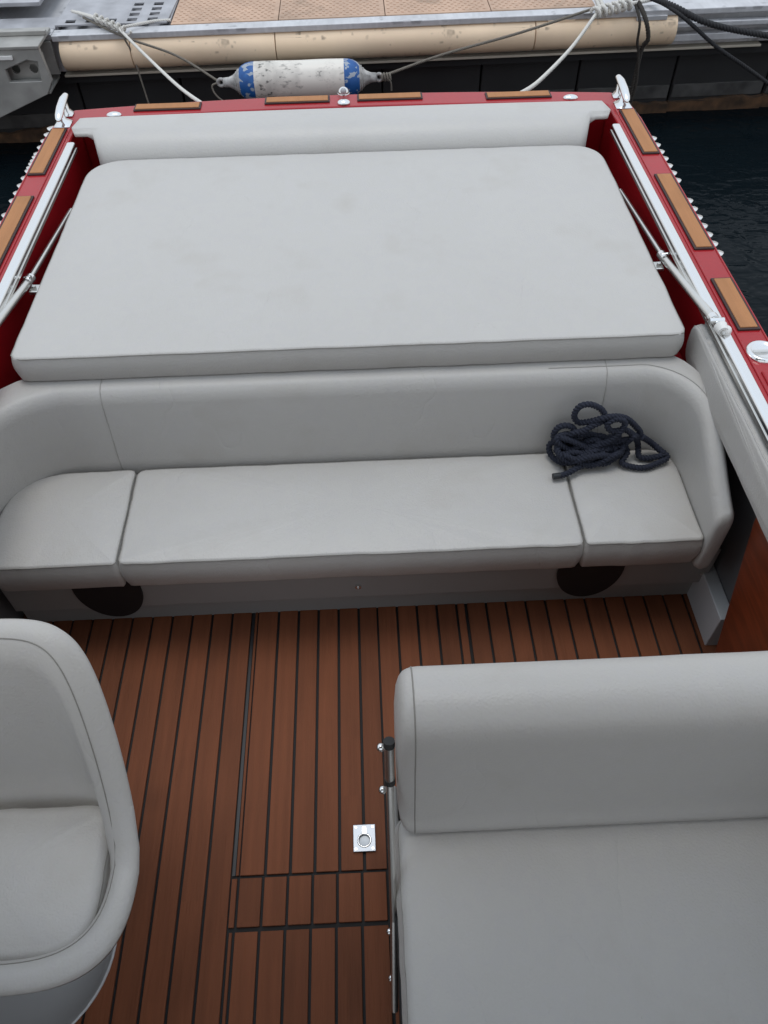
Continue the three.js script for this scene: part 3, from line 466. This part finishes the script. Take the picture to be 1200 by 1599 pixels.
// ------------------------------------------------------------------ the dock
const dockTurn = 0.03;                                             // the dock is not quite square to the boat
const D = (x, y, a) => V(x, y, a + x * dockTurn);
const dock = thing('pontoon_dock', 'floating dock with pinkish deck boards, grey metal edge and cream rubbing strip', 'dock');
{
  const Dbox = (x0, x1, y0, y1, a0, a1, r = 0) => box(x0, x1, y0, y1, a0, a1, r).applyMatrix4(new THREE.Matrix4().makeRotationY(0)).applyMatrix4(new THREE.Matrix4().makeShear(0, -dockTurn, 0, 0, 0, 0));
  const boardMap = tex(1024, (u, v) => { const k = 1 + (fbm(u, v, 8, 4, 701) - 0.5) * 0.16 + (fbm(u, v, 90, 2, 705) - 0.5) * 0.1, st = Math.max(0, fbm(u, v, 6, 4, 709) - 0.6) * 0.7; return [(0.74 - st) * k, (0.62 - st * 0.8) * k, (0.53 - st * 0.7) * k]; }, true, 1.6);
  // diamond studs are small ribs
  const boardM = mat({ map: boardMap, roughness: 0.75 }), boardM2 = mat({ map: boardMap, color: lin(0.93, 0.94, 0.95), roughness: 0.75 });
  const alu = mat({ roughness: 0.55, metalness: 0.35, map: tex(512, (u, v) => { const k = 0.76 + (fbm(u, v, 6, 4, 721) - 0.5) * 0.12 + (fbm(u, v * 0.1, 60, 2, 725) - 0.5) * 0.06 - Math.max(0, fbm(u, v, 14, 3, 729) - 0.72) * 1.0; return [k, k, k * 1.01]; }, true, 1.0) });
  const creamMap = tex(512, (u, v) => { const k = 1 + (fbm(u, v, 5, 4, 731) - 0.5) * 0.12 - Math.max(0, fbm(u, v, 30, 3, 735) - 0.74) * 1.6; return [0.9 * k, 0.8 * k, 0.68 * k]; }, true, 1.3);
  const cream = mat({ map: creamMap, roughness: 0.55 });
  // deck boards across the walkway, each with rows of raised ribs
  const ribs = (x0, x1) => { const l = []; for (let a = 5.09, r = 0; a < 5.75; a += 0.032, r++) for (let x = x0 + 0.02 + (r % 2) * 0.02; x < x1 - 0.02; x += 0.04) { const b = new THREE.BoxGeometry(0.016, 0.003, 0.005).rotateY(0.5 * (r % 2 ? 1 : -1)).translate(x, 0.5012, -(a + x * dockTurn)); l.push(b); } return l; };
  for (let k = -1; k < 4; k++) {
    const x0 = -1.0 + k * 0.62 + (k < 0 ? 0 : 0.0), x1 = x0 + 0.616; if (k < 0) continue;
    const b = mesh('deck_board', Dbox(x0, x1, 0.46, 0.5, 5.055, 6.2, 0.003), k % 2 ? boardM2 : boardM, dock);
    const rb = mesh('grip_ribs', ribs(x0, x1), boardM, b); rb.userData.kind = 'stuff';
  }
  mesh('far_deck', Dbox(-8, 8, 0.40, 0.455, 5.05, 7.2), alu, dock);
  // metal edge: flat top, a dark joint to the boards
  mesh('edge_rail', Dbox(-1.66, 6, 0.465, 0.498, 4.955, 5.048, 0.006), alu, dock);
  mesh('edge_rail', Dbox(-6, -1.665, 0.465, 0.496, 4.985, 5.2, 0.006), alu, dock);
  mesh('edge_lip', Dbox(1.95, 6, 0.40, 0.43, 4.945, 4.99, 0.006), alu, dock); mesh('edge_lip', Dbox(1.95, 6, 0.32, 0.36, 4.965, 5.02, 0.006), alu, dock);
  mesh('edge_web', Dbox(-6, 6, 0.285, 0.4645, 5.03, 5.05), alu, dock);
  // cream rubbing strip in lengths: a half-round section
  const strip = (x0, x1) => { const r = []; const n = 18; const ex = [[x0, 0.96], [x0 + 0.003, 1]]; for (let i = 1; i < 8; i++) ex.push([lerp(x0, x1, i / 8), 1]); ex.push([x1 - 0.003, 1], [x1, 0.96]);
    for (const [x, k] of ex) { const sec = []; for (let i = 0; i <= n; i++) { const q = -Math.PI / 2 + i / n * Math.PI; sec.push(D(x, 0.385 + 0.085 * k * Math.sin(q), 5.005 - 0.085 * k * Math.cos(q))); } sec.push(D(x, 0.385, 5.02)); r.push(sec); } return loft(r); };
  for (const [x0, x1] of [[-1.63, -1.232], [-1.228, -0.405], [-0.401, 1.108], [1.112, 1.95]]) mesh('rubbing_strip', strip(x0, x1), cream, dock);
  mesh('strip_patch', Dbox(1.18, 1.34, 0.452, 0.4685, 4.955, 4.975, 0.003), cream, dock);
  mesh('strip_patch', Dbox(1.70, 1.88, 0.448, 0.472, 4.942, 4.975, 0.003), alu, dock);
  // ledge below
  mesh('lower_ledge', Dbox(-1.66, 2.52, 0.268, 0.281, 4.985, 5.06, 0.003), mat({ color: lin(0.42, 0.38, 0.31), roughness: 0.7 }), dock);
  mesh('underside', Dbox(-6, 6, 0.22, 0.2675, 5.03, 7.2), black, dock);
  // dark side wall of floats in panels, with a grey lower band and fouling at the waterline
  const wall = mat({ roughness: 0.65, map: tex(256, (u, v) => { const k = 0.1 + (fbm(u, v, 6, 4, 741) - 0.5) * 0.05; return [k, k, k * 1.06]; }, true, 1.2) });
  const band = mat({ roughness: 0.8, map: tex(256, (u, v) => { const k = 0.24 + (fbm(u, v, 8, 4, 751) - 0.5) * 0.2; return [k, k * 0.99, k * 0.97]; }, true, 0.6) });
  const foul = mat({ roughness: 0.95, map: tex(256, (u, v) => { const k = fbm(u, v, 10, 4, 761); return [0.16 + 0.26 * k, 0.12 + 0.18 * k, 0.08 + 0.12 * k]; }, true, 0.5), bumpMap: grain, bumpScale: 0.003 });
  for (let k = -7; k < 8; k++) {
    const x0 = k * 0.62 + 0.22, x1 = x0 + 0.612; 
    const p = mesh('float_panel', Dbox(x0, x1, -0.5, 0.2, 5.12, 5.2, 0.01), wall, dock);
    mesh('scum_band', Dbox(x0 + 0.01, x1 - 0.01, -0.06, 0.02, 5.108, 5.122, 0.004), band, p);
    const g = box(x0, x1, -0.16, -0.065, 5.09, 5.121, 0); const sg = new THREE.BoxGeometry(x1 - x0, 0.095, 0.035, 24, 4, 2).translate((x0 + x1) / 2, -0.11, -(5.105 + (x0 + x1) / 2 * dockTurn)); const ps = sg.attributes.position;
    for (let i = 0; i < ps.count; i++) { const x = ps.getX(i), y = ps.getY(i); ps.setY(i, y + 0.07 * (fbm(x * 0.37 + 5, y * 0.2 + 2, 16, 4, 771) - 0.5) * (y > -0.11 ? 1.4 : 0.6)); ps.setZ(i, ps.getZ(i) + 0.02 * (fbm(x * 0.5 + 9, y * 2 + 2, 24, 3, 775) - 0.5)); } sg.computeVertexNormals();
    mesh('waterline_growth', sg, foul, p);
  }
  mesh('float_core', Dbox(-6, 6, -0.5, 0.219, 5.2, 7.1), black, dock);
}
{ // perforated galvanised plate and grey slab on the dock's left
  const galv = mat({ metalness: 0.5, roughness: 0.5, map: tex(256, (u, v) => { const k = 0.66 + (fbm(u, v, 9, 4, 781) - 0.5) * 0.16; return [k, k, k * 1.02]; }, true, 0.7) });
  const t = thing('perforated_plate', 'galvanised metal plate with square holes lying on the dock at the upper left', 'metal plate');
  const s = new THREE.Shape(); s.moveTo(0, 0); s.lineTo(0.64, 0); s.lineTo(0.66, 0.6); s.lineTo(0, 0.6); s.closePath();
  for (let i = 0; i < 5; i++) for (let j = 0; j < 4; j++) { if (j > 0 && i < 3) continue; const x = 0.05 + i * 0.118, y = 0.028 + j * 0.085, h = new THREE.Path(); h.moveTo(x, y); h.lineTo(x + 0.058, y); h.lineTo(x + 0.058, y + 0.05); h.lineTo(x, y + 0.05); h.closePath(); s.holes.push(h); }
  mesh('plate', new THREE.ExtrudeGeometry(s, { depth: 0.008, bevelEnabled: false }).rotateX(-Math.PI / 2).translate(-1.66, 0.503, -5.03), galv, t);
  mesh('under_plate', box(-1.64, -1.02, 0.455, 0.48, 5.04, 5.7), galv, t);
  mesh('stand_off', box(-1.66, -1.648, 0.455, 0.503, 5.04, 5.6), galv, t); mesh('stand_off', box(-1.014, -1.006, 0.455, 0.503, 5.06, 5.6), galv, t);
  const b = thing('finger_slab', 'grey metal end of a finger pontoon at the upper left edge', 'pontoon');
  mesh('top_plate', box(-3.2, -1.78, 0.545, 0.57, 5.24, 6.4, 0.006).rotateY(0), galv, b);
  mesh('front_plate', box(-3.2, -1.66, 0.48, 0.5, 5.02, 5.2, 0.004), galv, b);
  mesh('slab_leg', box(-3.1, -1.9, 0.46, 0.545, 5.6, 6.3), galv, b);
}
{ // aluminium hinge bracket of the finger pontoon
  const alu2 = mat({ metalness: 0.45, roughness: 0.5, map: tex(256, (u, v) => { const k = 0.64 + (fbm(u, v, 7, 4, 791) - 0.5) * 0.16; return [k, k * 0.99, k * 0.96]; }, true, 0.6) });
  const t = thing('hinge_bracket', 'grey cast metal bracket with two round holes at the left edge of the dock', 'bracket');
  const s = new THREE.Shape(); s.moveTo(-2.6, 0.5); s.lineTo(-1.68, 0.5); s.lineTo(-1.665, 0.335); s.lineTo(-1.71, 0.27); s.lineTo(-2.03, 0.15); s.lineTo(-2.6, 0.1); s.closePath();
  const h = new THREE.Path(); h.moveTo(-1.9, 0.335); h.lineTo(-1.715, 0.335); h.lineTo(-1.7, 0.44); h.lineTo(-1.76, 0.452); h.lineTo(-1.9, 0.405); h.closePath(); s.holes.push(h);
  mesh('face_plate', new THREE.ExtrudeGeometry(s, { depth: 0.025, bevelEnabled: true, bevelThickness: 0.004, bevelSize: 0.004, bevelSegments: 2 }).translate(0, 0, -4.735), alu2, t);
  const s4 = new THREE.Shape(); s4.moveTo(-1.92, 0.32); s4.lineTo(-1.69, 0.32); s4.lineTo(-1.69, 0.46); s4.lineTo(-1.92, 0.46); s4.closePath(); for (const x of [-1.865, -1.765]) { const c = new THREE.Path(); c.absarc(x, 0.378, 0.024, 0, Math.PI * 2, true); s4.holes.push(c); }
  mesh('inner_plate', new THREE.ExtrudeGeometry(s4, { depth: 0.01, bevelEnabled: false }).translate(0, 0, -4.79), alu2, t);
  mesh('back_plate', box(-1.95, -1.67, 0.3, 0.47, 4.9, 4.92), alu2, t);
  mesh('top_flange', box(-2.6, -1.672, 0.501, 0.52, 4.7, 4.98, 0.005), alu2, t);
  mesh('top_rib', box(-2.6, -1.66, 0.52, 0.545, 4.85, 4.875, 0.005), alu2, t);
  mesh('lower_flange', box(-2.6, -1.7, 0.255, 0.268, 4.74, 4.98, 0.004), alu2, t);
  mesh('reflector', box(-1.93, -1.83, 0.455, 0.475, 4.694, 4.7055, 0.002), whitePlastic, t);
}

// ------------------------------------------------------------------ fender and ropes
const ropeWhite = mat({ roughness: 0.8, map: tex(256, (u, v) => { const k = 0.82 + 0.14 * (fbm(u, v, 30, 3, 801) - 0.5); return [k, k * 0.985, k * 0.95]; }, true, 0.1) });
const ropeGrey = mat({ roughness: 0.85, color: lin(0.2, 0.18, 0.15) }), ropeBlack = mat({ roughness: 0.8, color: lin(0.018, 0.018, 0.02) });
{
  const t = thing('boat_fender', 'white cylindrical boat fender with blue ends strung against the dock', 'fender');
  const y = 0.318, a = 4.66, cx = -0.262, R = 0.098;
  const prof = (l) => new THREE.LatheGeometry(l.map(([r, s]) => new THREE.Vector2(r, s)), 48).rotateZ(-Math.PI / 2).translate(0, 0, 0);
  const body = tex(512, (u, v) => { const d = fbm(u, v, 6, 4, 811), e = fbm(u, v * 2, 30, 3, 815), sm = Math.max(0, d - 0.5) * 0.9 + (e > 0.6 ? (e - 0.6) * 3.5 * Math.max(0, d - 0.42) * 3 : 0); const k = 0.86 - sm * 0.5; return [k, k * 0.975, k * 0.93]; }, true, 0.55);
  const half = []; for (let i = 0; i <= 10; i++) half.push([R * (1 + 0.01 * Math.sin(i)), -0.25 + i * 0.05]);
  mesh('body', prof(half).translate(cx, y, -a), mat({ map: body, roughness: 0.45 }), t);
  const blueM = mat({ roughness: 0.55, map: tex(256, (u, v) => { const d = fbm(u, v, 12, 4, 821), w = fbm(u, v * 2, 10, 4, 823) > 0.57 ? 1 : 0; return w ? [0.6, 0.63, 0.67] : [0.06 + 0.1 * d, 0.27 + 0.12 * d, 0.52 + 0.12 * d]; }, true, 0.35) });
  const greyM = mat({ roughness: 0.6, map: tex(256, (u, v) => { const d = fbm(u, v, 14, 4, 831), k = 0.42 + 0.4 * d; return [k, k * 0.99, k * 0.97]; }, true, 0.3) });
  for (const s of [-1, 1]) {
    mesh('blue_end', prof([[R * 1.0, 0.25], [R * 0.985, 0.275], [R * 0.93, 0.3], [R * 0.82, 0.322], [R * 0.7, 0.335]]).rotateY(s < 0 ? Math.PI : 0).translate(cx, y, -a), blueM, t);
    const e = mesh('end_eye', [prof([[R * 0.7, 0.335], [R * 0.55, 0.35], [0.036, 0.375], [0.026, 0.4], [0.024, 0.43], [0.0, 0.433]]).rotateY(s < 0 ? Math.PI : 0).translate(cx, y, -a), new THREE.TorusGeometry(0.018, 0.009, 10, 20).translate(cx + s * 0.445, y, -a)], greyM, t);
    mesh('moulded_ribs', [0, 1, 2].map((k) => new THREE.TorusGeometry(R * 0.62 - k * 0.012, 0.004, 8, 32).rotateY(Math.PI / 2).translate(cx + s * (0.345 + k * 0.011), y, -a)), greyM, e);
  }
  const ink = mat({ color: lin(0.12, 0.12, 0.13), roughness: 0.7 });
  const l1 = thing('fender_line', 'thin grey line from the fender up to the dock cleat on the right', 'rope', 'fender lines');
  mesh('line', rope(curve([[cx + 0.45, 0.318, 4.66], [0.55, 0.38, 4.78], [1.0, 0.45, 4.87], [1.45, 0.53, 4.98]]), 0.009, 0.03, 0.008), ropeGrey, l1);
  mesh('knot', rope(curve(Array.from({ length: 26 }, (_, i) => { const q = i * 0.9; return V(cx + 0.455 + i * 0.0022, 0.318 + 0.017 * Math.sin(q), 4.66 + 0.017 * Math.cos(q)); })), 0.007, 0.02, 0.006), ropeGrey, l1);
  mesh('tail', rope(curve([[cx + 0.49, 0.318, 4.65], [cx + 0.51, 0.3, 4.64], [cx + 0.515, 0.25, 4.65]]), 0.006, 0.02, 0.008), ropeGrey, l1);
  const l2 = thing('fender_line', 'thin dark line from the fender up to the dock on the left', 'rope', 'fender lines');
  mesh('line', rope(curve([[cx - 0.45, 0.318, 4.66], [-0.95, 0.42, 4.78], [-1.23, 0.49, 4.87], [-1.5, 0.53, 5.08]]), 0.008, 0.03, 0.008), ropeGrey, l2);
  mesh('hanging_end', rope(curve([[-1.24, 0.49, 4.86], [-1.225, 0.4, 4.9], [-1.215, 0.3, 4.9], [-1.19, 0.0, 4.9]]), 0.006, 0.03, 0.008), ropeGrey, l2);
  mesh('loop', rope(curve([[cx - 0.46, 0.318, 4.66], [cx - 0.5, 0.3, 4.66], [cx - 0.48, 0.25, 4.65], [cx - 0.42, 0.2, 4.65]]), 0.006, 0.03, 0.008), ropeGrey, l2);
}
{ // white mooring lines
  const wrap = (p, q, n, R, r) => curve(Array.from({ length: n * 8 + 1 }, (_, i) => { const t = i / (n * 8), w = t * n * Math.PI * 2, c = p.clone().lerp(q, t), d = q.clone().sub(p).normalize(), u = new THREE.Vector3(0, 1, 0).cross(d).normalize(), v = d.clone().cross(u); return c.addScaledVector(u, R * Math.cos(w)).addScaledVector(v, R * Math.sin(w)); }));
  const l1 = thing('mooring_line', 'white mooring line from the dock down to the left of the transom', 'mooring line', 'white mooring lines');
  mesh('line', rope(curve([[-1.27, 0.53, 4.9], [-1.05, 0.52, 4.5], [-0.8, 0.58, 3.95], [-0.6, 0.71, 3.42], [-0.55, 0.72, 3.33]]), 0.0085, 0.04, 0.008), ropeWhite, l1);
  mesh('doubled_end', [rope(curve([[-1.58, 0.54, 5.16], [-1.42, 0.545, 5.02], [-1.25, 0.53, 4.88]]), 0.009, 0.04, 0.008), rope(curve([[-1.56, 0.525, 5.19], [-1.4, 0.53, 5.05], [-1.24, 0.525, 4.9]]), 0.009, 0.04, 0.008), rope(curve([[-1.25, 0.525, 4.92], [-1.1, 0.515, 5.03], [-1.0, 0.51, 5.06]]), 0.009, 0.04, 0.008)], ropeWhite, l1);
  mesh('splice', rope(wrap(V(-1.42, 0.545, 5.03), V(-1.2, 0.53, 4.83), 6, 0.018), 0.008, 0.03, 0.008), ropeWhite, l1);
  const l2 = thing('mooring_line', 'white mooring line from the dock cleat down to the right of the transom', 'mooring line', 'white mooring lines');
  mesh('line', rope(curve([[1.43, 0.525, 4.9], [1.24, 0.46, 4.6], [0.95, 0.53, 4.0], [0.74, 0.69, 3.45], [0.69, 0.72, 3.34]]), 0.0105, 0.042, 0.008), ropeWhite, l2);
  mesh('knot', [rope(wrap(V(1.41, 0.53, 4.89), V(1.66, 0.53, 5.03), 6, 0.024), 0.0115, 0.04, 0.008), rope(curve([[1.45, 0.54, 4.9], [1.44, 0.57, 5.02], [1.47, 0.55, 5.15], [1.49, 0.53, 5.03], [1.48, 0.53, 4.92]]), 0.0115, 0.04, 0.008), rope(curve([[1.6, 0.53, 5.0], [1.75, 0.53, 5.06], [1.9, 0.525, 5.16]]), 0.0125, 0.042, 0.008)], ropeWhite, l2);
  const k1 = thing('black_rope', 'thick black rope leading off the dock to the right edge', 'rope', 'black ropes on the dock');
  mesh('line', rope(curve([[1.75, 0.53, 5.2], [1.86, 0.55, 4.9], [2.05, 0.49, 4.8], [2.4, 0.425, 4.78], [2.9, 0.38, 4.75]]), 0.018, 0.06, 0.01), ropeBlack, k1);
  const k2 = thing('black_rope', 'slack black rope slanting from the dock down towards the water on the right', 'rope', 'black ropes on the dock');
  mesh('line', rope(curve([[1.78, 0.535, 5.14], [1.88, 0.53, 4.85], [2.13, 0.37, 4.8], [2.35, 0.25, 4.8], [2.55, 0.135, 4.8], [2.9, -0.08, 4.82]]), 0.012, 0.05, 0.01), ropeBlack, k2);
  const k3 = thing('hanging_rope', 'dark rope bundle hanging from the dock cleat to the water', 'rope');
  const brown = mat({ roughness: 0.9, color: lin(0.035, 0.03, 0.025) });
  mesh('strand', rope(curve([[1.70, 0.54, 5.1], [1.71, 0.5, 4.88], [1.745, 0.4, 4.86], [1.735, 0.33, 4.9], [1.73, 0.1, 4.9], [1.72, -0.2, 4.92]]), 0.014, 0.05, 0.01), brown, k3);
  mesh('strand', rope(curve([[1.69, 0.53, 5.1], [1.68, 0.49, 4.88], [1.69, 0.38, 4.87], [1.72, 0.3, 4.89], [1.745, 0.1, 4.89], [1.70, -0.2, 4.92]]), 0.009, 0.04, 0.01), brown, k3);
}

renderer.render(scene, camera);
